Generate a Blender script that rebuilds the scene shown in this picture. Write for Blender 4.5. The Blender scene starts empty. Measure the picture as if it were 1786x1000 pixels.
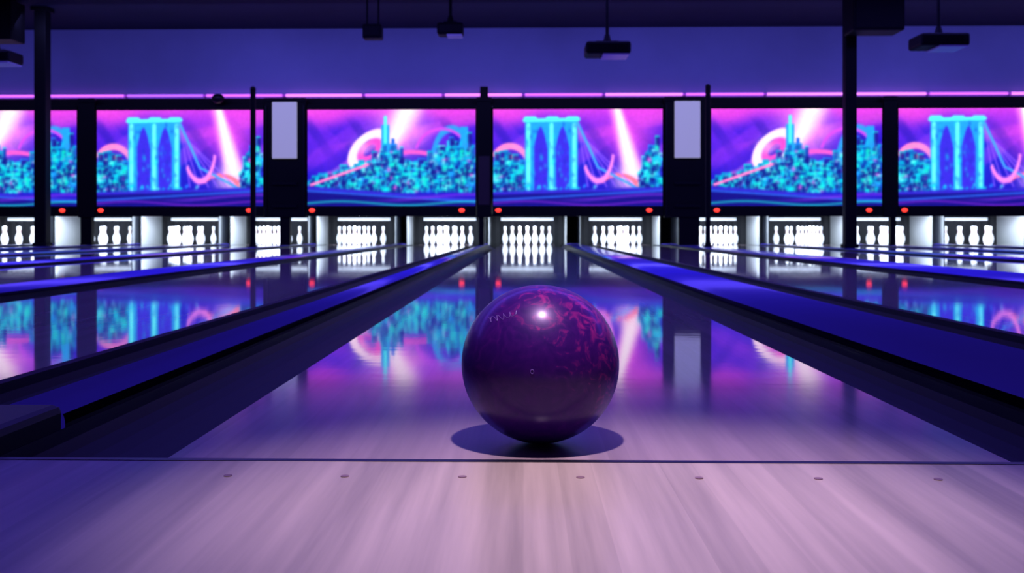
import bpy, bmesh, math, random
import numpy as np
from mathutils import Vector
random.seed(7)
rng = np.random.default_rng(11)
scene = bpy.context.scene
scene.view_settings.view_transform = 'Standard'
scene.view_settings.look = 'None'
COL = scene.collection

# ------------------------------------------------------------------ helpers
def lin(c):
    return tuple(((v/255)/12.92 if v/255 <= .04045 else ((v/255+.055)/1.055)**2.4) for v in c)

def mat(name, rgb, rough=.5, metal=0, coat=0, emit=None, estr=0, noise=0, nscale=8, ior=1.5, coat_rough=.05, spec=.5):
    m = bpy.data.materials.new(name); m.use_nodes = True
    nt = m.node_tree; b = nt.nodes['Principled BSDF']
    c = lin(rgb)
    b.inputs['Base Color'].default_value = (*c, 1)
    b.inputs['Roughness'].default_value = rough
    b.inputs['Metallic'].default_value = metal
    b.inputs['Coat Weight'].default_value = coat
    b.inputs['Coat Roughness'].default_value = coat_rough
    b.inputs['IOR'].default_value = ior
    b.inputs['Specular IOR Level'].default_value = spec
    if emit:
        b.inputs['Emission Color'].default_value = (*lin(emit), 1)
        b.inputs['Emission Strength'].default_value = estr
    if noise:
        tc = nt.nodes.new('ShaderNodeTexCoord'); n = nt.nodes.new('ShaderNodeTexNoise')
        n.inputs['Scale'].default_value = nscale; n.inputs['Detail'].default_value = 5
        r = nt.nodes.new('ShaderNodeValToRGB')
        r.color_ramp.elements[0].position = .3; r.color_ramp.elements[1].position = .7
        r.color_ramp.elements[0].color = (*[v*(1-noise) for v in c], 1)
        r.color_ramp.elements[1].color = (*[min(1, v*(1+noise)) for v in c], 1)
        nt.links.new(tc.outputs['Object'], n.inputs['Vector'])
        nt.links.new(n.outputs['Fac'], r.inputs['Fac'])
        nt.links.new(r.outputs['Color'], b.inputs['Base Color'])
    return m

def obj(name, bm_or_me, mats, loc=(0, 0, 0), parent=None, smooth=False, **props):
    if isinstance(bm_or_me, bmesh.types.BMesh):
        me = bpy.data.meshes.new(name); bmesh.ops.recalc_face_normals(bm_or_me, faces=bm_or_me.faces)
        bm_or_me.to_mesh(me); bm_or_me.free()
        for m in mats: me.materials.append(m)
        if smooth:
            for p in me.polygons: p.use_smooth = True
    else: me = bm_or_me
    o = bpy.data.objects.new(name, me); o.location = loc
    if parent: o.parent = parent
    for k, v in props.items(): o[k] = v
    COL.objects.link(o); return o

def empty(name, loc, parent=None, **props):
    o = bpy.data.objects.new(name, None); o.location = loc; o.empty_display_size = .1
    if parent: o.parent = parent
    for k, v in props.items(): o[k] = v
    COL.objects.link(o); return o

def box(bm, x0, x1, y0, y1, z0, z1, mi=0, bev=0):
    r = bmesh.ops.create_cube(bm, size=1)
    vs = r['verts']
    for v in vs:
        v.co = Vector(((x0+x1)/2+v.co.x*(x1-x0), (y0+y1)/2+v.co.y*(y1-y0), (z0+z1)/2+v.co.z*(z1-z0)))
    fs = {f for v in vs for f in v.link_faces}
    for f in fs: f.material_index = mi
    if bev:
        es = list({e for v in vs for e in v.link_edges})
        r2 = bmesh.ops.bevel(bm, geom=es, offset=bev, segments=2, affect='EDGES', profile=.5)
        for f in r2['faces']: f.material_index = mi
    return vs

def bx(x0, x1, y0, y1, z0, z1, bev=0):
    bm = bmesh.new(); box(bm, x0, x1, y0, y1, z0, z1, 0, bev); return bm

def cyl(bm, c, r, h, axis='Z', seg=24, r2=None, mi=0):
    res = bmesh.ops.create_cone(bm, cap_ends=True, segments=seg, radius1=r, radius2=r if r2 is None else r2, depth=h)
    for v in res['verts']:
        x, y, z = v.co
        if axis == 'Y': x, y, z = x, z, -y
        if axis == 'X': x, y, z = z, y, -x
        v.co = Vector((x+c[0], y+c[1], z+c[2]))
    for f in {f for v in res['verts'] for f in v.link_faces}: f.material_index = mi
    return res

def lathe(bm, prof, seg=24, matf=None):
    rings = []
    for z, r in prof:
        if r < 1e-6: rings.append([bm.verts.new((0, 0, z))])
        else: rings.append([bm.verts.new((r*math.cos(2*math.pi*i/seg), r*math.sin(2*math.pi*i/seg), z)) for i in range(seg)])
    for k in range(len(rings)-1):
        a, b = rings[k], rings[k+1]
        for i in range(seg):
            j = (i+1) % seg
            if len(a) == 1 and len(b) == 1: continue
            if len(a) == 1: f = bm.faces.new((a[0], b[j], b[i]))
            elif len(b) == 1: f = bm.faces.new((a[i], a[j], b[0]))
            else: f = bm.faces.new((a[i], a[j], b[j], b[i]))
            if matf: f.material_index = matf((prof[k][0]+prof[k+1][0])/2)

def extrude_profile(bm, pts, y0, y1, matf=None):
    a = [bm.verts.new((x, y0, z)) for x, z in pts]; b = [bm.verts.new((x, y1, z)) for x, z in pts]
    n = len(pts)
    for i in range(n):
        j = (i+1) % n
        f = bm.faces.new((a[i], a[j], b[j], b[i]))
        if matf: f.material_index = matf(pts[i], pts[j])
    bm.faces.new(a); bm.faces.new(b[::-1])

# ------------------------------------------------------------------ wood
def wood(name, tint, bw, coat=1.0, rough=.35, coat_rough=.045, cior=1.55, dark=.74, ripple=0, near_rough=None, spec=.5):
    m = bpy.data.materials.new(name); m.use_nodes = True
    nt = m.node_tree; N = nt.nodes; L = nt.links; b = N['Principled BSDF']
    geo = N.new('ShaderNodeNewGeometry'); sep = N.new('ShaderNodeSeparateXYZ')
    L.new(geo.outputs['Position'], sep.inputs[0])
    dv = N.new('ShaderNodeMath'); dv.operation = 'DIVIDE'; dv.inputs[1].default_value = bw
    L.new(sep.outputs['X'], dv.inputs[0])
    fl = N.new('ShaderNodeMath'); fl.operation = 'FLOOR'; L.new(dv.outputs[0], fl.inputs[0])
    wn = N.new('ShaderNodeTexWhiteNoise'); wn.noise_dimensions = '1D'; L.new(fl.outputs[0], wn.inputs['W'])
    mp = N.new('ShaderNodeMapping'); mp.inputs['Scale'].default_value = (55, 2.2, 1)
    L.new(geo.outputs['Position'], mp.inputs['Vector'])
    n1 = N.new('ShaderNodeTexNoise'); n1.inputs['Scale'].default_value = 1.6; n1.inputs['Detail'].default_value = 6
    L.new(mp.outputs[0], n1.inputs['Vector'])
    mp2 = N.new('ShaderNodeMapping'); mp2.inputs['Scale'].default_value = (10, .4, 1)
    L.new(geo.outputs['Position'], mp2.inputs['Vector'])
    n2 = N.new('ShaderNodeTexNoise'); n2.inputs['Scale'].default_value = 1.5; n2.inputs['Detail'].default_value = 2
    L.new(mp2.outputs[0], n2.inputs['Vector'])
    a1 = N.new('ShaderNodeMath'); a1.operation = 'MULTIPLY'; a1.inputs[1].default_value = .14; L.new(wn.outputs['Value'], a1.inputs[0])
    a2 = N.new('ShaderNodeMath'); a2.operation = 'MULTIPLY_ADD'; a2.inputs[1].default_value = .32; L.new(n1.outputs['Fac'], a2.inputs[0]); L.new(a1.outputs[0], a2.inputs[2])
    a3 = N.new('ShaderNodeMath'); a3.operation = 'MULTIPLY_ADD'; a3.inputs[1].default_value = .9; L.new(n2.outputs['Fac'], a3.inputs[0]); L.new(a2.outputs[0], a3.inputs[2])
    r = N.new('ShaderNodeValToRGB'); L.new(a3.outputs[0], r.inputs['Fac'])
    r.color_ramp.elements[0].position = .46; r.color_ramp.elements[1].position = .92
    r.color_ramp.elements[0].color = (*lin([v*dark for v in tint]), 1)
    r.color_ramp.elements[1].color = (*lin(tint), 1)
    L.new(r.outputs['Color'], b.inputs['Base Color'])
    if ripple:      # faint oil ripple across the lane, stretches reflections lengthwise
        mp3 = N.new('ShaderNodeMapping'); mp3.inputs['Scale'].default_value = (9, 26, 1)
        L.new(geo.outputs['Position'], mp3.inputs['Vector'])
        n3 = N.new('ShaderNodeTexNoise'); n3.inputs['Scale'].default_value = 1; n3.inputs['Detail'].default_value = 2
        L.new(mp3.outputs[0], n3.inputs['Vector'])
        bp = N.new('ShaderNodeBump'); bp.inputs['Strength'].default_value = ripple; bp.inputs['Distance'].default_value = .001
        L.new(n3.outputs['Fac'], bp.inputs['Height']); L.new(bp.outputs['Normal'], b.inputs['Coat Normal'])
    b.inputs['Roughness'].default_value = rough
    b.inputs['Specular IOR Level'].default_value = spec
    b.inputs['Coat Weight'].default_value = coat
    b.inputs['Coat Roughness'].default_value = coat_rough
    if near_rough:  # coat rougher and weaker near the foul line, added to fade reflections there
        for sock, v0, v1, y0, y1 in (('Coat Roughness', near_rough, coat_rough, 1.3, 2.4), ('Coat Weight', .5, 1.0, 1.3, 1.9)):
            mr = N.new('ShaderNodeMapRange'); mr.interpolation_type = 'SMOOTHSTEP'
            mr.inputs['From Min'].default_value = y0; mr.inputs['From Max'].default_value = y1
            mr.inputs['To Min'].default_value = v0; mr.inputs['To Max'].default_value = v1
            L.new(sep.outputs['Y'], mr.inputs['Value']); L.new(mr.outputs['Result'], b.inputs[sock])
    b.inputs['Coat IOR'].default_value = cior
    return m

M_lane = wood('lane_maple', (200, 170, 192), .0273, coat_rough=.035, cior=2.7, dark=.78, ripple=.10, near_rough=.14, spec=.2)
M_appr = wood('approach_maple', (222, 196, 202), .042, coat=.4, rough=.5, coat_rough=.25, cior=1.35, dark=.70)
M_gut = mat('gutter_composite', (10, 7, 42), .5, noise=.3, nscale=3, spec=.15)
M_captop = mat('cap_top_blue_glow', (96, 84, 250), .32, noise=.12, nscale=2.0, coat=1, coat_rough=.16, ior=1.6, emit=(70, 50, 255), estr=.12)  # emission stands in for blacklight on the caps, which are no lamps
M_capside = mat('cap_side_navy', (7, 4, 30), .5, spec=.2)
M_black = mat('black_paint', (6, 5, 10), .6, noise=.3, nscale=4, spec=.2)
M_blackg = mat('black_plastic', (9, 8, 16), .4, spec=.3)
M_wall = mat('painted_wall_blue', (146, 146, 198), .85, noise=.2, nscale=.35)
M_ceil = mat('ceiling_dark', (24, 24, 52), .9, noise=.15, nscale=1)
M_dark = mat('dark_floor', (10, 9, 22), .8)
M_side = mat('side_wall_dark', (40, 34, 80), .85, noise=.1, nscale=1)
M_line = mat('foul_line_black', (10, 6, 30), .4)
M_dot = mat('dot_dark', (140, 108, 130), .5)
M_white = mat('kickback_white', (185, 190, 198), .5)
M_curt = mat('pit_curtain', (26, 28, 38), .8, noise=.3, nscale=3)
M_pin = mat('pin_white_glow', (235, 238, 245), .2, coat=.6, emit=(210, 230, 255), estr=.45)  # emission added to brighten the pins beyond the deck light
M_red = mat('pin_stripe_red', (225, 140, 145), .3)
M_deck = mat('deck_lamp_glow', (240, 245, 255), .4, emit=(215, 232, 255), estr=1.1)
M_lens = mat('indicator_red', (255, 60, 40), .3, emit=(255, 60, 44), estr=1.7)
M_tube = mat('pink_neon_glow', (240, 110, 240), .3, emit=(206, 98, 238), estr=1.5)
M_tube2 = mat('pink_neon_glow_bright', (240, 110, 240), .3, emit=(234, 128, 246), estr=1.6)
M_tube3 = mat('violet_neon_glow', (200, 110, 240), .3, emit=(176, 92, 236), estr=1.4)
M_tubecap = mat('tube_cap', (190, 80, 210), .4, emit=(170, 70, 210), estr=.5)  # end caps given the tubes' pink glow, though only the tubes shine
M_signw = mat('white_panel', (215, 215, 225), .6, emit=(190, 188, 196), estr=.42)  # weak emission added to lift the panel's brightness
M_brown = mat('brown_panel', (52, 34, 44), .6)
M_glass = mat('lens_glass', (120, 140, 230), .05, emit=(150, 160, 255), estr=.5)
M_vent = mat('projector_lit_underside', (235, 235, 250), .4)  # near-white: light on the projector underside put into its colour

# ------------------------------------------------------------------ setting
XW = 12.8
YF = 1.239          # foul line distance
YM = 17.4           # masking-unit plane
YE = 20.5
ZS = -.12           # sub floor level
obj('floor', bx(-XW, XW, -4, YF-.006, ZS, 0), [M_appr], kind='structure')
obj('floor.001', bx(-XW, XW, -4, 21.4, ZS-.1, ZS), [M_dark], kind='structure')
obj('ceiling', bx(-XW, XW, -4, 21.4, 3.9, 4.0), [M_ceil], kind='structure')
obj('wall_left', bx(-XW-.1, -XW, -4, 21.4, ZS-.1, 4.0), [M_side], kind='structure')
obj('wall_right', bx(XW, XW+.1, -4, 21.4, ZS-.1, 4.0), [M_side], kind='structure')
obj('wall_rear', bx(-XW, XW, 21.3, 21.4, ZS, 3.9), [M_dark], kind='structure')
obj('wall_back', bx(-XW, XW, -4.1, -4, ZS-.1, 4.0), [M_side], kind='structure')
obj('wall_front', bx(-XW, XW, YM+.12, YM+.22, 2.5, 3.9), [M_wall], kind='structure')
obj('trim_1', bx(-XW, XW, YM+.06, YM+.12, 2.52, 2.65, .008), [M_black], kind='structure')
obj('foul_line', bx(-XW+.01, XW-.01, YF-.006, YF+.006, ZS, .0006), [M_line],
    label="thin dark foul line strip between approach and lanes", category="line")

bm = bmesh.new(); cyl(bm, (0, 0, 0), .005, .0008, seg=20)
dm = None
for i in range(7):
    x = .067+(i-3)*.139
    o = obj('approach_dot', bm if dm is None else dm, [M_dot], (x, 1.158, .0004),
            label="small dark round marker dot set in the approach floor", category="dot", group="approach marker dots")
    dm = o.data

# ------------------------------------------------------------------ lanes
LANES = [-10.4, -8.65, -6.9, -5.1, -3.36, -1.55, .079, 1.93, 3.9, 5.65, 7.3, 9.1, 10.85]
HW = .533
def gw(i, side):
    if i == 6: return .24 if side < 0 else .205
    if i == 5 and side > 0: return .22
    return .235

def gutter_bm(w, y0, y1):
    pts = [(0, ZS), (0, -.008), (.006, -.006)]
    n = 14; r = (w-.012)/2
    for k in range(1, n):
        a = math.pi*k/n
        pts.append((w/2-r*math.cos(a), -.008-.078*math.sin(a)))
    pts += [(w-.006, -.006), (w, -.008), (w, ZS)]
    bm = bmesh.new(); extrude_profile(bm, pts, y0, y1); return bm

Y0 = YF+.006
lane_me = None
for i, cx in enumerate(LANES):
    if lane_me is None:
        bm = bx(-HW, HW, Y0, YE, ZS, 0)
        o = obj('bowling_lane', bm, [M_lane], (cx, 0, 0)); lane_me = o.data
    else: o = obj('bowling_lane', lane_me, None, (cx, 0, 0))
    o['label'] = ("polished maple bowling lane with the purple ball on it" if i == 6
                  else "polished maple bowling lane reflecting the neon murals")
    o['category'] = "bowling lane"; o['group'] = "bowling lanes"
    for s in (-1, 1):
        w = gw(i, s)
        x0 = cx-HW-w if s < 0 else cx+HW
        g = obj('lane_gutter', gutter_bm(w, Y0, YE), [M_gut], (x0, 0, 0), smooth=False,
                label="dark rounded gutter channel running beside a bowling lane", category="gutter", group="lane gutters")

# division caps
PY = 19.6           # front of the pin deck bays
edges = [(-XW+.01, LANES[0]-HW-.235)]
for i in range(len(LANES)-1):
    edges.append((LANES[i]+HW+gw(i, 1), LANES[i+1]-HW-gw(i+1, -1)))
edges.append((LANES[-1]+HW+.235, XW-.01))
CAPZ = .03
for k, (a, b) in enumerate(edges):
    w = b-a; c = (a+b)/2; h = w/2
    bv = min(.11, w*.32)
    pts = [(-h, ZS), (-h, -.004)]
    for q in range(11):          # rounded shoulder
        t = math.pi/2*q/10; pts.append((-h+bv*(1-math.cos(t)), -.002+(CAPZ+.002)*math.sin(t)))
    pts += [(-x, z) for x, z in reversed(pts)]
    root = empty('lane_divider', (c, 1.475, 0),
                 label=("narrow" if w < .2 else "wide")+" blue-lit capping strip between two bowling lanes", category="lane divider", group="lane dividers")
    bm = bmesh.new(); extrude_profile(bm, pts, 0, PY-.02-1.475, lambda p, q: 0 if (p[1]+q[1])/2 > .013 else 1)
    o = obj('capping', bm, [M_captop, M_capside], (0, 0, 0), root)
    for p in o.data.polygons:
        if p.normal.z > .05: p.use_smooth = True
    bm = bmesh.new(); box(bm, -h, h, Y0-1.475, -.002, ZS, CAPZ-.001, 0, min(.014, w*.12))
    obj('end_block', bm, [M_capside], (0, 0, 0), root, label="black end block of the divider")

# ------------------------------------------------------------------ pins and pin decks
prof = [(0, 0), (0, .0258), (.01, .0305), (.019, .036), (.038, .0435), (.057, .0497), (.086, .0573), (.114, .0605), (.149, .058), (.167, .053), (.184, .047),
        (.203, .0385), (.219, .0314), (.238, .025), (.247, .0237), (.254, .0228), (.265, .0231), (.276, .0238), (.287, .0252), (.298, .0266), (.321, .0306), (.343, .0323),
        (.358, .0305), (.37, .0245), (.378, .0135), (.381, 0)]
bm = bmesh.new()
lathe(bm, prof, 20, lambda z: 1 if (.238 < z < .254 or .276 < z < .287) else 0)
pin_o = obj('bowling_pin', bm, [M_pin, M_red], (0, 0, 0), smooth=True); pin_me = pin_o.data
bpy.data.objects.remove(pin_o)
HP = YF+18.29
DP = 1.2
for i, cx in enumerate(LANES):
    for row in range(4):
        for c in range(row+1):
            obj('bowling_pin', pin_me, None, (cx+(c-row/2)*.3048, HP+row*.264, 0),
                label="white bowling pin with red neck stripes on the pin deck", category="bowling pin", group="bowling pins")
    root = empty('pinsetter', (cx, PY, ZS), label="pin deck bay with white side walls and dark hood", category="pinsetter", group="pinsetters")
    h = .775; T = .6+.03-ZS
    for s in (-1, 1):
        x0, x1 = (-h-.02, -h) if s < 0 else (h, h+.02)
        bm = bmesh.new(); box(bm, x0, x1, 0, DP, 0, T, 0, .003)
        for f in bm.faces:
            if f.calc_center_median().y < .004: f.material_index = 1
        obj('side_wall', bm, [M_white, M_black], (0, 0, 0), root)
    obj('hood', bx(-h-.02, h+.02, .0, DP, T, T+.7, .01), [M_black], (0, 0, 0), root)
    bm = bmesh.new()   # pleated pit curtain
    n = 40
    pts = [(-h+2*h*k/n, DP-.06+.012*math.sin(k*1.57)) for k in range(n+1)]
    va = [bm.verts.new((x, y, .01)) for x, y in pts]; vb = [bm.verts.new((x, y, T)) for x, y in pts]
    for k in range(n): bm.faces.new((va[k], va[k+1], vb[k+1], vb[k]))
    obj('pit_curtain', bm, [M_curt], (0, 0, 0), root)
    bm = bmesh.new(); box(bm, -.6, .6, .02, .08, T-.05, T, 0, .01)
    cyl(bm, (0, .05, T-.045), .012, 1.15, 'X', 12)
    obj('sweep_bar', bm, [M_black], (0, 0, 0), root)
    bm = bmesh.new(); cyl(bm, (0, DP-.12, T-.105), .03, 1.1, 'X', 16)
    obj('deck_lamp', bm, [M_deck], (0, 0, 0), root, smooth=True, label="thin white lamp tube above the pins")
    l = bpy.data.lights.new('deck_light', 'AREA'); l.shape = 'RECTANGLE'; l.size = 1.0; l.size_y = .25
    l.energy = 44; l.color = (.78, .90, 1)
    lo = bpy.data.objects.new('deck_light', l); lo.location = (cx, 19.25, .62)
    lo.rotation_euler = (math.radians(50), 0, 0); COL.objects.link(lo)

# ------------------------------------------------------------------ murals
def srgb(a):
    a = np.clip(a, 0, 1); return np.where(a <= .04045, a/12.92, ((a+.055)/1.055)**2.4)
def sm(e0, e1, x):
    t = np.clip((x-e0)/(e1-e0), 0, 1); return t*t*(3-2*t)
NX, NY = 264, 150
AS = 297/170
def seg_d(U, V, a, b):
    ax, ay, bx_, by = a[0]*AS, a[1], b[0]*AS, b[1]
    px, py = U*AS-ax, V-ay; dx, dy = bx_-ax, by-ay
    t = np.clip((px*dx+py*dy)/(dx*dx+dy*dy), 0, 1)
    return np.hypot(px-t*dx, py-t*dy), t
def paint(design):
    U, V = np.meshgrid(np.linspace(0, 1, NX), np.linspace(0, 1, NY))
    C = np.zeros((NY, NX, 3))
    def bl(m, rgb):
        nonlocal C
        m = m[..., None]; C = C*(1-m)+np.array(rgb)/255*m
    w = .05*np.sin(U*7+1)+.03*np.sin(U*17)
    C[:] = np.array((28, 20, 180))/255
    bl(sm(.3, .85, V+w), (84, 30, 204)); bl(sm(.80, 1.02, V+w*.8), (206, 60, 206))
    bl(.9*sm(.0, .25, np.sin(U*9+V*5+1.3))*sm(.90, .6, V)*sm(.2, .5, V), (24, 18, 180))
    bl(.6*sm(.3, .8, np.sin(U*14-V*11))*sm(.95, .7, V)*sm(.3, .5, V), (132, 44, 216))
    bl(.35*sm(.5, 1., np.sin(U*5-V*13+2))*sm(.5, .7, V), (226, 76, 200))
    bl(.45*sm(.5, 1., np.sin(U*23+V*9))*sm(.4, .6, V)*sm(.95, .8, V), (24, 16, 150))
    def line(a, b, wd, rgb, k=1.0, soft=.006):
        d, t = seg_d(U, V, a, b); bl(k*sm(wd+soft, wd-soft*.3, d), rgb)
    def glow(c, r, rgb, k):
        d = np.hypot((U-c[0])*AS, V-c[1]); bl(k*np.exp(-(d/r)**2), rgb)
    def beam(a, b, w0, w1, rgb, k=1.0):
        d, t = seg_d(U, V, a, b); ww = w0+(w1-w0)*t
        bl(k*sm(ww*1.4, ww*.1, d), rgb)
    def arc(c, rx, ry, wd, rgb, a0=-9, a1=9, tilt=0, k=1):
        x = (U-c[0])*AS; y = V-c[1]; ct, st = math.cos(tilt), math.sin(tilt)
        xr = x*ct+y*st; yr = -x*st+y*ct
        d = np.abs(np.hypot(xr/rx, yr/ry)-1)*min(rx, ry); an = np.arctan2(yr, xr)
        bl(k*sm(wd+.012, wd-.008, d)*((an > a0) & (an < a1)), rgb)
    def rect(u0, u1, v0, v1, rgb, k=1.0):
        nonlocal C
        i0, i1 = max(0, int(round(u0*NX))), max(1, int(round(u1*NX))); j0, j1 = max(0, int(round(v0*NY))), max(1, int(round(v1*NY)))
        C[j0:j1, i0:i1] = C[j0:j1, i0:i1]*(1-k)+np.array(rgb)/255*k
    pal = [(0, 205, 220), (20, 235, 215), (40, 140, 250), (0, 180, 215), (110, 245, 235), (60, 70, 245), (20, 140, 230), (225, 80, 210), (10, 215, 180)]
    def blob(u, v, ru, rv, rgb, k):
        nonlocal C
        i0, i1 = max(0, int((u-ru*2)*NX)), min(NX, int((u+ru*2)*NX)+2); j0, j1 = max(0, int((v-rv*2)*NY)), min(NY, int((v+rv*2)*NY)+2)
        if i1 <= i0 or j1 <= j0: return
        m = np.exp(-((U[j0:j1, i0:i1]-u)/ru)**2-((V[j0:j1, i0:i1]-v)/rv)**2)[..., None]*k
        C[j0:j1, i0:i1] = C[j0:j1, i0:i1]*(1-m)+np.array(rgb)/255*m
    def city(prof, nb=60, u0=0, u1=1, base=.1):
        xs, hs = zip(*prof)
        for layer in range(3):
            for _ in range(nb):
                bw = rng.uniform(.022, .055); u = rng.uniform(u0, max(u0, u1-bw))
                H = float(np.interp(u+bw/2, xs, hs))*(1.08-.24*layer)*rng.uniform(.74, 1.08)
                H = max(H, base+.04)
                body = [(12, 18, 110), (8, 50, 160), (24, 18, 130), (6, 84, 165)][int(rng.integers(4))]
                rect(u, u+bw, base, H, body, .8)
                e = pal[int(rng.integers(5))]
                rect(u, u+.007, base, H, e, .5); rect(u, u+bw, H-.02, H, e, .6)
        for _ in range(int(nb*12)):
            u = rng.uniform(u0, u1); h_ = float(np.interp(u, xs, hs)); v = rng.uniform(base, base+(h_-base)*.95)
            blob(u, v, rng.uniform(.004, .016), rng.uniform(.008, .030), pal[int(rng.choice([0, 1, 3, 4, 8, 2, 7], p=[.22, .2, .16, .16, .14, .08, .04]))], rng.uniform(.6, 1))
        for _ in range(int(nb*4)):
            u = rng.uniform(u0, u1); h_ = float(np.interp(u, xs, hs)); v = rng.uniform(base, base+(h_-base)*.9)
            blob(u, v, rng.uniform(.004, .014), rng.uniform(.008, .026), (14, 16, 120), .9)
    if design == 'A':
        glow((.56, .80), .26, (255, 150, 236), .9)
        beam((.42, .35), (.60, 1.02), .03, .16, (255, 228, 242), .95)
        beam((.10, .30), (.46, .70), .02, .05, (236, 120, 226), .5)
        glow((.12, .55), .2, (100, 36, 212), .6)
        arc((.37, .58), .21, .13, .036, (255, 216, 236), tilt=.75)
        arc((.37, .58), .12, .06, .018, (232, 70, 190), tilt=.75)
        glow((.32, .62), .08, (255, 220, 238), .5)
        arc((.62, .12), .62, .44, .02, (230, 86, 190), a0=.3, a1=2.7)
        arc((.86, .45), .2, .35, .02, (30, 170, 225), a0=.2, a1=2.8, k=.8)
        arc((.80, .50), .28, .3, .012, (200, 70, 235), a0=.2, a1=2.8)
        rect(.44, .49, .2, .84, (30, 150, 225)); rect(.455, .475, .2, .93, (80, 235, 245)); rect(.50, .52, .2, .7, (24, 90, 215))
        rect(.91, .955, .2, .82, (30, 150, 230)); rect(.83, .86, .2, .68, (40, 190, 225))
        city([(0, .26), (.12, .34), (.25, .40), (.42, .52), (.5, .60), (.6, .50), (.7, .46), (.82, .62), (.9, .72), (1, .64)], 60, base=.15)
        line((.02, .22), (.36, .43), .012, (250, 120, 190))
    else:
        glow((.80, .75), .28, (214, 66, 214), .85)
        glow((.60, .95), .18, (198, 54, 214), .5)
        beam((.72, 1.02), (.84, .30), .07, .13, (255, 150, 230), .85)
        beam((.735, 1.0), (.82, .36), .04, .10, (255, 232, 242), .97)
        glow((.79, .28), .13, (255, 206, 230), .85)
        arc((.10, .38), .2, .24, .026, (255, 130, 190), a0=.1, a1=2.5)
        arc((.10, .36), .12, .15, .016, (236, 90, 110), a0=.1, a1=2.7)
        arc((.74, .18), .2, .14, .018, (250, 110, 140), a0=.1, a1=2.8)
        city([(0, .46), (.08, .54), (.14, .46), (.2, .42)], 14, 0, .2, .1)
        city([(.86, .36), (.92, .52), (.96, .66), (1, .54)], 9, .86, 1, .18)
        glow((.35, .5), .28, (30, 110, 226), .5)
        # stone bridge tower with two tall pointed arches
        bl(.95*((U > .19) & (U < .50) & (V > .10) & (V < .88)).astype(float), (28, 156, 226))
        for u0, u1 in ((.24, .32), (.37, .45)):
            c = (u0+u1)/2
            bl(((np.abs(U-c) < (u1-u0)/2*np.clip((.82-V)/.22, 0, 1)**.6) & (V > .12)).astype(float)*.95, (54, 34, 206))
        for u in (.208, .345, .480):
            line((u, .14), (u, .84), .018, (100, 240, 248), .95)
        line((.185, .885), (.505, .895), .016, (80, 235, 245))
        for u in (.22, .35, .47): line((u-.025, .90), (u+.025, .90), .024, (80, 235, 245))
        for k in range(6):
            line((.50, .86-.02*k), (.56+.055*k, .2), .005, (140, 90, 240), .8)
        line((.5, .86), (.62, .40), .01, (60, 160, 240)); line((.62, .40), (.88, .16), .01, (60, 150, 240))
        arc((.62, .6), .16, .34, .012, (240, 130, 225), a0=-2.2, a1=-.4)
        for _ in range(90): blob(rng.uniform(.19, .5), rng.uniform(.1, .85), .008, .024, [(14, 40, 170), (20, 200, 225), (40, 100, 240)][int(rng.integers(3))], .45)
        for _ in range(50): blob(rng.uniform(.2, .62), rng.uniform(.1, .22), .008, .014, pal[int(rng.integers(5))], .8)
    g = .2-.13*U if design == 'A' else .14+.05*U
    bl(sm(.02, -.01, V-g), (16, 12, 118))
    bl(.9*sm(.028, .0, np.abs(V-g+.01)), (54, 40, 210))
    bl(.9*sm(.02, .0, np.abs(V-(.06+.1*U if design == 'B' else .16-.12*U))), (40, 100, 225))
    bl(.8*sm(.02, .0, np.abs(V-.03-.02*np.sin(U*8))), (20, 190, 180) if design == 'A' else (110, 28, 180))
    bl(.6*sm(.03, .0, np.abs(V-.09-.03*np.sin(U*6+2)))*sm(.3, .6, U), (120, 44, 210))
    C = C*(.92+.16*rng.random((NY, NX, 1)))
    for _ in range(4):
        P = np.pad(C, ((1, 1), (1, 1), (0, 0)), 'edge')     # brush softness
        C = (P[:-2, 1:-1]+P[2:, 1:-1]+P[1:-1, :-2]+P[1:-1, 2:]+2*C)/6
    return srgb(C)

def mural_mat():
    m = bpy.data.materials.new('fluorescent_mural'); m.use_nodes = True
    nt = m.node_tree; b = nt.nodes['Principled BSDF']
    a = nt.nodes.new('ShaderNodeAttribute'); a.attribute_name = 'Paint'
    nt.links.new(a.outputs['Color'], b.inputs['Emission Color'])
    b.inputs['Emission Strength'].default_value = 1.45
    b.inputs['Base Color'].default_value = (.01, .005, .03, 1); b.inputs['Roughness'].default_value = .7
    return m
M_mural = mural_mat()
PW, PZ0, PZ1 = 2.98, .72, 2.43
def picture_mesh(design):
    C = paint(design)
    me = bpy.data.meshes.new('mural_picture_'+design)
    xs = np.linspace(-PW/2, PW/2, NX); zs = np.linspace(PZ0, PZ1, NY)
    vs = [(x, 0, z) for z in zs for x in xs]
    fs = [(j*NX+i, j*NX+i+1, (j+1)*NX+i+1, (j+1)*NX+i) for j in range(NY-1) for i in range(NX-1)]
    me.from_pydata(vs, [], fs)
    at = me.color_attributes.new('Paint', 'FLOAT_COLOR', 'POINT')
    data = np.ones((NX*NY, 4), dtype=np.float32); data[:, :3] = C.reshape(-1, 3)
    at.data.foreach_set('color', data.ravel()); me.materials.append(M_mural); me.update()
    return me
ME = {'A': picture_mesh('A'), 'B': picture_mesh('B')}
PANELS = [(-9.447, 'A'), (-6.108, 'B'), (-2.338, 'A'), (.958, 'B'), (4.79, 'A'), (8.055, 'B'), (11.22, 'A')]
LAB = {'A': "glowing mural of a neon city skyline with swirling pink beams", 'B': "glowing mural of a cyan bridge tower and pink searchlight beam"}
lens_me = base_me = None
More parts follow.
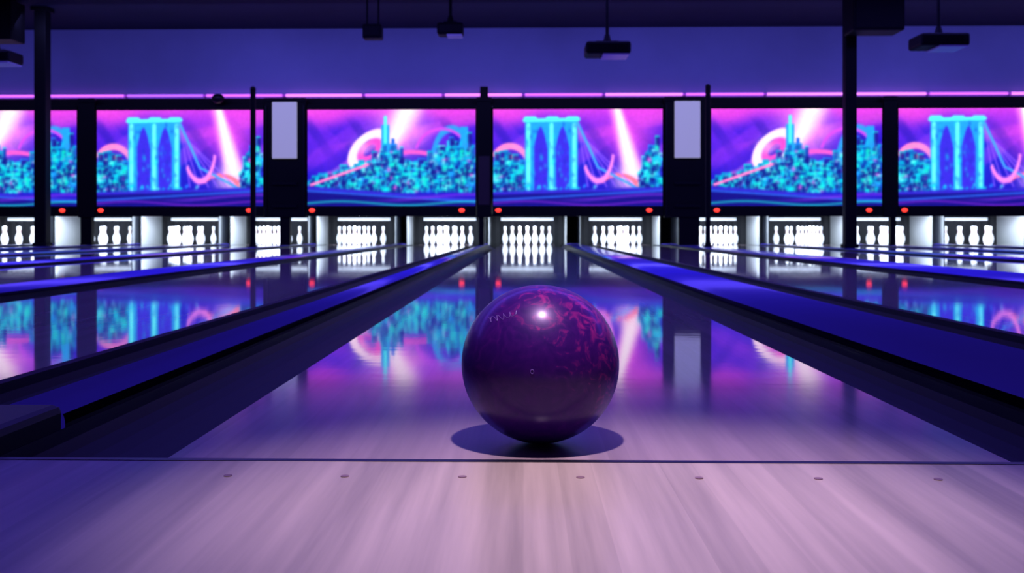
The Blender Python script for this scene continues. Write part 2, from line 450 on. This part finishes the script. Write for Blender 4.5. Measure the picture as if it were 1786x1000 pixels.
for cx, d in PANELS:
    root = empty('mural_panel', (cx, YM, 0), label=LAB[d], category="mural", group="masking unit murals")
    obj('picture', ME[d], None, (0, -.032, 0), root)
    bm = bmesh.new(); h = PW/2
    box(bm, -h, h, -.03, .04, PZ0-.01, PZ1+.01)
    box(bm, -h-.012, h+.012, -.05, .05, PZ1, PZ1+.09, 0, .006)
    box(bm, -h-.012, h+.012, -.06, .05, .54, PZ0, 0, .006)
    box(bm, -h-.012, -h, -.05, .05, PZ0, PZ1); box(bm, h, h+.012, -.05, .05, PZ0, PZ1)
    obj('frame', bm, [M_black], (0, 0, 0), root, label="black frame")
    for s, off in ((-1, .09), (1, .24)):
        lr = empty('indicator_lamp', (s*(h-off), -.06, .645), root, label="small glowing red indicator lamp")
        if lens_me is None:
            bm = bmesh.new(); bmesh.ops.create_uvsphere(bm, u_segments=20, v_segments=12, radius=.038)
            for v in bm.verts: v.co.y *= .55; v.co.x *= 1.4
            o = obj('lens', bm, [M_lens], (0, -.03, 0), lr, smooth=True); lens_me = o.data
            bm = bmesh.new(); box(bm, -.09, .09, -.026, 0, -.06, .06, 0, .008)
            o = obj('bezel', bm, [M_blackg], (0, 0, 0), lr); base_me = o.data
        else:
            obj('lens', lens_me, None, (0, -.03, 0), lr); obj('bezel', base_me, None, (0, 0, 0), lr)

# posts between murals
def post(cx, w, footw, footx, sign=None, brown=False, top=2.64):
    root = empty('divider_post', (cx, YM, CAPZ), label=("wide black pillar carrying a white rectangular panel" if sign else "slim black post between two glowing murals"),
                 category="post", group="posts between murals")
    z = -CAPZ
    bm = bmesh.new(); box(bm, -w/2, w/2, -.07, .02, .52+z, 2.6+z, 0, .01)
    box(bm, -w/2-.005, w/2+.005, -.085, .02, 2.56+z, 2.64+z, 0, .01)
    if top > 2.7: box(bm, -.07, .07, -.06, .015, 2.6+z, top+z, 0, .01)
    obj('post_body', bm, [M_black], (0, 0, 0), root)
    fx = footx-cx
    bm = bmesh.new(); box(bm, fx-footw/2, fx+footw/2, -.05, .08, .001, .53+z, 0, .006)
    box(bm, fx-footw/2-.004, fx+footw/2+.004, -.056, .09, .001, .02, 0, .003)
    obj('post_foot', bm, [M_black], (0, 0, 0), root)
    if sign:
        bm = bmesh.new(); box(bm, -sign/2, sign/2, -.12, -.07, 1.56+z, 2.56+z, 0, .012)
        obj('white_panel', bm, [M_signw], (0, 0, 0), root, label="pale grey-white rectangular panel")
        bm = bmesh.new(); box(bm, -w/2+.02, -w/2+.05, -.1, -.07, .55+z, 2.5+z); box(bm, w/2-.05, w/2-.02, -.1, -.07, .55+z, 2.5+z)
        box(bm, -sign/2, sign/2, -.11, -.07, .7+z, .74+z); box(bm, -sign/2, sign/2, -.11, -.07, 1.1+z, 1.14+z)
        obj('post_rib', bm, [M_blackg], (0, 0, 0), root)
    if brown:
        bm = bx(-w/2+.03, w/2-.03, -.082, -.07, .74+z, 1.6+z, .004)
        obj('brown_panel', bm, [M_brown], (0, 0, 0), root, label="dull dark brown panel")
post(-.695, .26, .08, -.745, brown=True, top=2.83)
post(6.42, .24, .09, 6.475)
post(-7.775, .3, .2, -7.79)
post(-4.222, .74, .18, -4.23, .44)
post(2.875, .80, .36, 2.915, .45)

# pink tubes along the bulkhead
tms = []; cm = hm = None
n = 18; TL = 2*XW/n-.012
for i in range(n):
    x = -XW+(i+.5)*(2*XW/n)
    root = empty('neon_tube', (x, YM+.1, 2.70), label="glowing pink-violet fluorescent tube along the top of the murals", category="light tube", group="pink tubes above the murals")
    if cm is None:
        for M in (M_tube, M_tube2, M_tube3):
            bm = bmesh.new(); cyl(bm, (0, -.045, 0), .024, TL-.05, 'X', 16)
            o = obj('tube', bm, [M], (0, 0, 0), None, smooth=True); tms.append(o.data); bpy.data.objects.remove(o)
        bm = bmesh.new()
        for s in (-1, 1): cyl(bm, (s*(TL/2-.014), -.045, 0), .0235, .026, 'X', 16); box(bm, s*(TL/2-.014)-.012, s*(TL/2-.014)+.012, -.045, .02, -.018, .018)
        o = obj('end_cap', bm, [M_tubecap], (0, 0, 0), root); cm = o.data
        bm = bx(-TL/2+.01, TL/2-.01, -.01, .02, -.05, .03, .004)
        o = obj('fixture', bm, [M_wall], (0, 0, 0), root); hm = o.data
    else:
        obj('end_cap', cm, None, (0, 0, 0), root); obj('fixture', hm, None, (0, 0, 0), root)
    obj('tube', tms[[0, 1, 0, 0, 2, 0, 1, 0, 1, 0, 1, 0, 1, 1, 0, 1, 0, 2][i]], None, (0, 0, 0), root)

# ------------------------------------------------------------------ columns and poles
def column(x, y, w, label):
    root = empty('support_column', (x, y, CAPZ+.001), label=label, category="column", group="black support columns")
    bm = bmesh.new(); box(bm, -w/2, w/2, -w/2, w/2, .01, 3.868, 0, .012)
    obj('shaft', bm, [M_black], (0, 0, 0), root)
    bm = bmesh.new(); box(bm, -w/2-.02, w/2+.02, -w/2-.02, w/2+.02, 0, .06, 0, .006)
    obj('base_plate', bm, [M_black], (0, 0, 0), root)
    bm = bmesh.new(); box(bm, -w/2-.04, w/2+.04, -w/2-.04, w/2+.04, 3.8, 3.868, 0, .006)
    obj('top_plate', bm, [M_black], (0, 0, 0), root)
column(4.775, 14.5, .165, "tall square black column standing between lanes")
column(-7.79, 15.77, .19, "tall square black column standing between lanes")
def pole(x, y, z):
    root = empty('thin_pole', (x, y, CAPZ+.001), label="thin black metal pole standing on a lane divider", category="pole", group="thin black poles")
    bm = bmesh.new(); cyl(bm, (0, 0, (z-CAPZ)/2), .042, z-CAPZ, 'Z', 20)
    obj('shaft', bm, [M_black], (0, 0, 0), root, smooth=False)
    bm = bmesh.new(); cyl(bm, (0, 0, .01), .07, .02, 'Z', 24); cyl(bm, (0, 0, .04), .05, .05, 'Z', 20)
    obj('base_flange', bm, [M_black], (0, 0, 0), root)
    bm = bmesh.new(); bmesh.ops.create_uvsphere(bm, u_segments=16, v_segments=10, radius=.045)
    for v in bm.verts: v.co.z += z-CAPZ
    obj('finial', bm, [M_black], (0, 0, 0), root, smooth=True)
pole(-4.23, 15.3, 2.5); pole(2.915, 15.6, 2.56)

def speaker(x, y, z, w, h, d, label):
    root = empty('ceiling_speaker', (x, y, 3.9), label=label, category="speaker", group="hanging black speakers")
    zz = z-3.9
    bm = bmesh.new(); box(bm, -w/2, w/2, -d/2, d/2, zz-h/2, zz+h/2, 0, .02); obj('cabinet', bm, [M_black], (0, 0, 0), root)
    bm = bmesh.new(); box(bm, -w/2+.03, w/2-.03, -d/2-.012, -d/2, zz-h/2+.03, zz+h/2-.03, 0, .006)
    obj('grille', bm, [M_black], (0, 0, 0), root)
    bm = bmesh.new()
    for s in (-1, 1): box(bm, s*w*.3-.012, s*w*.3+.012, -.012, .012, zz+h/2-.01, 0)
    obj('hanging_bracket', bm, [M_black], (0, 0, 0), root)
speaker(5.0, 14.15, 3.44, .72, .66, .45, "large black speaker cabinet hanging by the column")
speaker(-8.2, 15.2, 3.55, .62, .62, .45, "large black speaker cabinet hanging by the column")
speaker(-2.15, 14, 3.12, .27, .2, .22, "small black speaker box hanging from the ceiling")

def projector(x, y, z, w, h, label):
    root = empty('ceiling_projector', (x, y, 3.9), label=label, category="projector", group="ceiling projectors")
    zz = z-3.9; d = w*.75
    bm = bmesh.new(); box(bm, -w/2, w/2, -d/2, d/2, zz-h/2, zz+h/2, 0, h*.2); obj('body', bm, [M_black], (0, 0, 0), root)
    bm = bmesh.new(); box(bm, -w*.12, w*.46, -d/2+.02, d/2-.02, zz-h/2-.016, zz-h/2+.004, 0, .004)
    obj('bottom_plate', bm, [M_vent], (0, 0, 0), root, label="underside plate with its lit look put into a pale colour")
    bm = bmesh.new(); cyl(bm, (-w*.25, d/2+.02, zz), h*.34, .08, 'Y', 24); obj('lens_barrel', bm, [M_blackg], (0, 0, 0), root)
    bm = bmesh.new(); cyl(bm, (-w*.25, d/2+.055, zz), h*.26, .012, 'Y', 24); obj('lens', bm, [M_glass], (0, 0, 0), root)
    bm = bmesh.new()
    for k in range(5): box(bm, w*.05+k*w*.07, w*.05+k*w*.07+w*.03, -d/2-.006, -d/2, zz-h*.28, zz+h*.28)
    obj('vent_grille', bm, [M_black], (0, 0, 0), root)
    bm = bmesh.new(); cyl(bm, (0, 0, (zz+h/2)/2), .022, -(zz+h/2), 'Z', 16)
    cyl(bm, (0, 0, zz+h/2+.05), .06, .12, 'Z', 16, r2=.03); cyl(bm, (0, 0, -.012), .09, .024, 'Z', 20)
    box(bm, -w*.26, w*.26, -.05, .05, zz+h/2-.005, zz+h/2+.03, 0, .005)
    obj('mount_pole', bm, [M_black], (0, 0, 0), root)
projector(1.02, 12, 2.49, .54, .15, "black projector hanging from a ceiling pole mount")
projector(5.02, 12, 2.57, .58, .15, "black projector hanging from a ceiling pole mount")
projector(-1.04, 14, 3.15, .37, .17, "compact black projector on a short ceiling mount")
projector(-6.5, 12, 2.42, .5, .14, "black projector hanging from a ceiling pole mount")

root = empty('dome_camera', (-5.4, YM+.02, 2.62), label="small black dome camera beside the pink tubes", category="security camera")
bm = bmesh.new(); bmesh.ops.create_uvsphere(bm, u_segments=18, v_segments=10, radius=.09)
for v in bm.verts: v.co.x *= 1.3; v.co.y -= .14
obj('dome', bm, [M_blackg], (0, 0, 0), root, smooth=True)
obj('mounting_arm', bx(-.03, .03, -.12, .03, -.02, .02, .004), [M_black], (0, 0, 0), root)

# ------------------------------------------------------------------ ball
def ball_mat():
    m = bpy.data.materials.new('purple_marbled_urethane'); m.use_nodes = True
    nt = m.node_tree; N = nt.nodes; L = nt.links; b = N['Principled BSDF']
    tc = N.new('ShaderNodeTexCoord')
    n = N.new('ShaderNodeTexNoise'); n.inputs['Scale'].default_value = 44; n.inputs['Detail'].default_value = 8; n.inputs['Distortion'].default_value = 1.8
    L.new(tc.outputs['Object'], n.inputs['Vector'])
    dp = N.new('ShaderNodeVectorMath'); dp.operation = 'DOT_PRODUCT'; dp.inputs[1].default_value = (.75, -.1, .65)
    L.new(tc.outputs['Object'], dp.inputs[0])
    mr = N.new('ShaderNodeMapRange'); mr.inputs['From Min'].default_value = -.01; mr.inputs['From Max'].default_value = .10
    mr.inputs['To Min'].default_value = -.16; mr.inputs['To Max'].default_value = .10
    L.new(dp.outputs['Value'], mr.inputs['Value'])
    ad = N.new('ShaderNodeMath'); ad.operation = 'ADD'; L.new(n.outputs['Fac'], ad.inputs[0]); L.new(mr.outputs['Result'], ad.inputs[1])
    r = N.new('ShaderNodeValToRGB'); L.new(ad.outputs[0], r.inputs['Fac'])
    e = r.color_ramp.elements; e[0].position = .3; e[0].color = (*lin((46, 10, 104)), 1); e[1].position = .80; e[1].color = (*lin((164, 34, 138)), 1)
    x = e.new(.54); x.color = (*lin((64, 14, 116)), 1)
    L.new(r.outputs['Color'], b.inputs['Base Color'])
    b.inputs['Roughness'].default_value = .38; b.inputs['Coat Weight'].default_value = .38; b.inputs['Coat Roughness'].default_value = .2
    b.inputs['Coat IOR'].default_value = 1.4
    b.inputs['Specular IOR Level'].default_value = .38; b.inputs['Specular Tint'].default_value = (.7, .4, 1, 1)
    return m
R = .108
bm = bmesh.new(); bmesh.ops.create_uvsphere(bm, u_segments=96, v_segments=64, radius=R)
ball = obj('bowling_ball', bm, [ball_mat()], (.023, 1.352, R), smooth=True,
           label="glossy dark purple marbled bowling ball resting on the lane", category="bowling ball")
M_mark = mat('pale_inlay', (104, 64, 170), .4)
def inlay(name, pts2, rad, closed=False):
    cu = bpy.data.curves.new(name, 'CURVE'); cu.dimensions = '3D'; cu.bevel_depth = rad; cu.bevel_resolution = 2
    sp = cu.splines.new('POLY'); sp.points.add(len(pts2)-1); sp.use_cyclic_u = closed
    for p, (u, v) in zip(sp.points, pts2):
        y = -math.sqrt(max(0, R*R-u*u-v*v)); p.co = (u, y, v, 1)
    me_o = bpy.data.objects.new(name, cu); COL.objects.link(me_o)
    dg = bpy.context.evaluated_depsgraph_get(); me = bpy.data.meshes.new_from_object(me_o.evaluated_get(dg))
    bpy.data.objects.remove(me_o); me.materials.clear(); me.materials.append(M_mark)
    return obj(name, me, None, (0, 0, 0), ball)
pts = [(-.070+t*.040+.002*math.sin(t*30), .064+.012*t+.003*math.cos(t*34)) for t in np.linspace(0, 1, 70)]
inlay('script_mark', pts, .0005)
pts = [(-.012+.002*math.cos(a), .004+.0026*math.sin(a)) for a in np.linspace(0, 2*math.pi, 24, endpoint=False)]
inlay('emblem', pts, .0006, True)

# ------------------------------------------------------------------ lights
def area(name, loc, rot, sx, sy, e, col):
    l = bpy.data.lights.new(name, 'AREA'); l.shape = 'RECTANGLE'; l.size = sx; l.size_y = sy; l.energy = e; l.color = col
    o = bpy.data.objects.new(name, l); o.location = loc; o.rotation_euler = [math.radians(a) for a in rot]; COL.objects.link(o); return o
l = bpy.data.lights.new('downlight', 'SPOT'); l.energy = 54; l.color = (1, .80, .88); l.spot_size = math.radians(60); l.spot_blend = 1; l.shadow_soft_size = .02
o = bpy.data.objects.new('downlight', l); o.location = (.055, 1.14, 1.08)
o.rotation_euler = (Vector((.09, 1.07, 0))-o.location).to_track_quat('-Z', 'Y').to_euler(); COL.objects.link(o)
area('blacklight', (0, 6.4, 3.8), (0, 0, 0), 20, 1.2, 360, (.13, .08, 1))
area('blacklight', (0, 12, 3.8), (0, 0, 0), 20, 1.0, 300, (.15, .12, 1))
area('wall_wash', (0, 15.2, 3.6), (46, 0, 0), 22, .3, 130, (.25, .25, 1))
w = bpy.data.worlds.new('World'); scene.world = w; w.use_nodes = True
w.node_tree.nodes['Background'].inputs[0].default_value = (.01, .01, .05, 1); w.node_tree.nodes['Background'].inputs[1].default_value = .3

# ------------------------------------------------------------------ camera
cd = bpy.data.cameras.new('Camera'); cd.sensor_width = 36; cd.lens = 1715/1786*36
cd.shift_x = 16/1786; cd.shift_y = -98/1786; cd.clip_start = .02
cd.dof.use_dof = True; cd.dof.focus_distance = 1.3; cd.dof.aperture_fstop = 12
cam = bpy.data.objects.new('Camera', cd); cam.location = (0, 0, .291)
cam.rotation_euler = (math.radians(90), 0, math.radians(1.2)); COL.objects.link(cam); scene.camera = cam
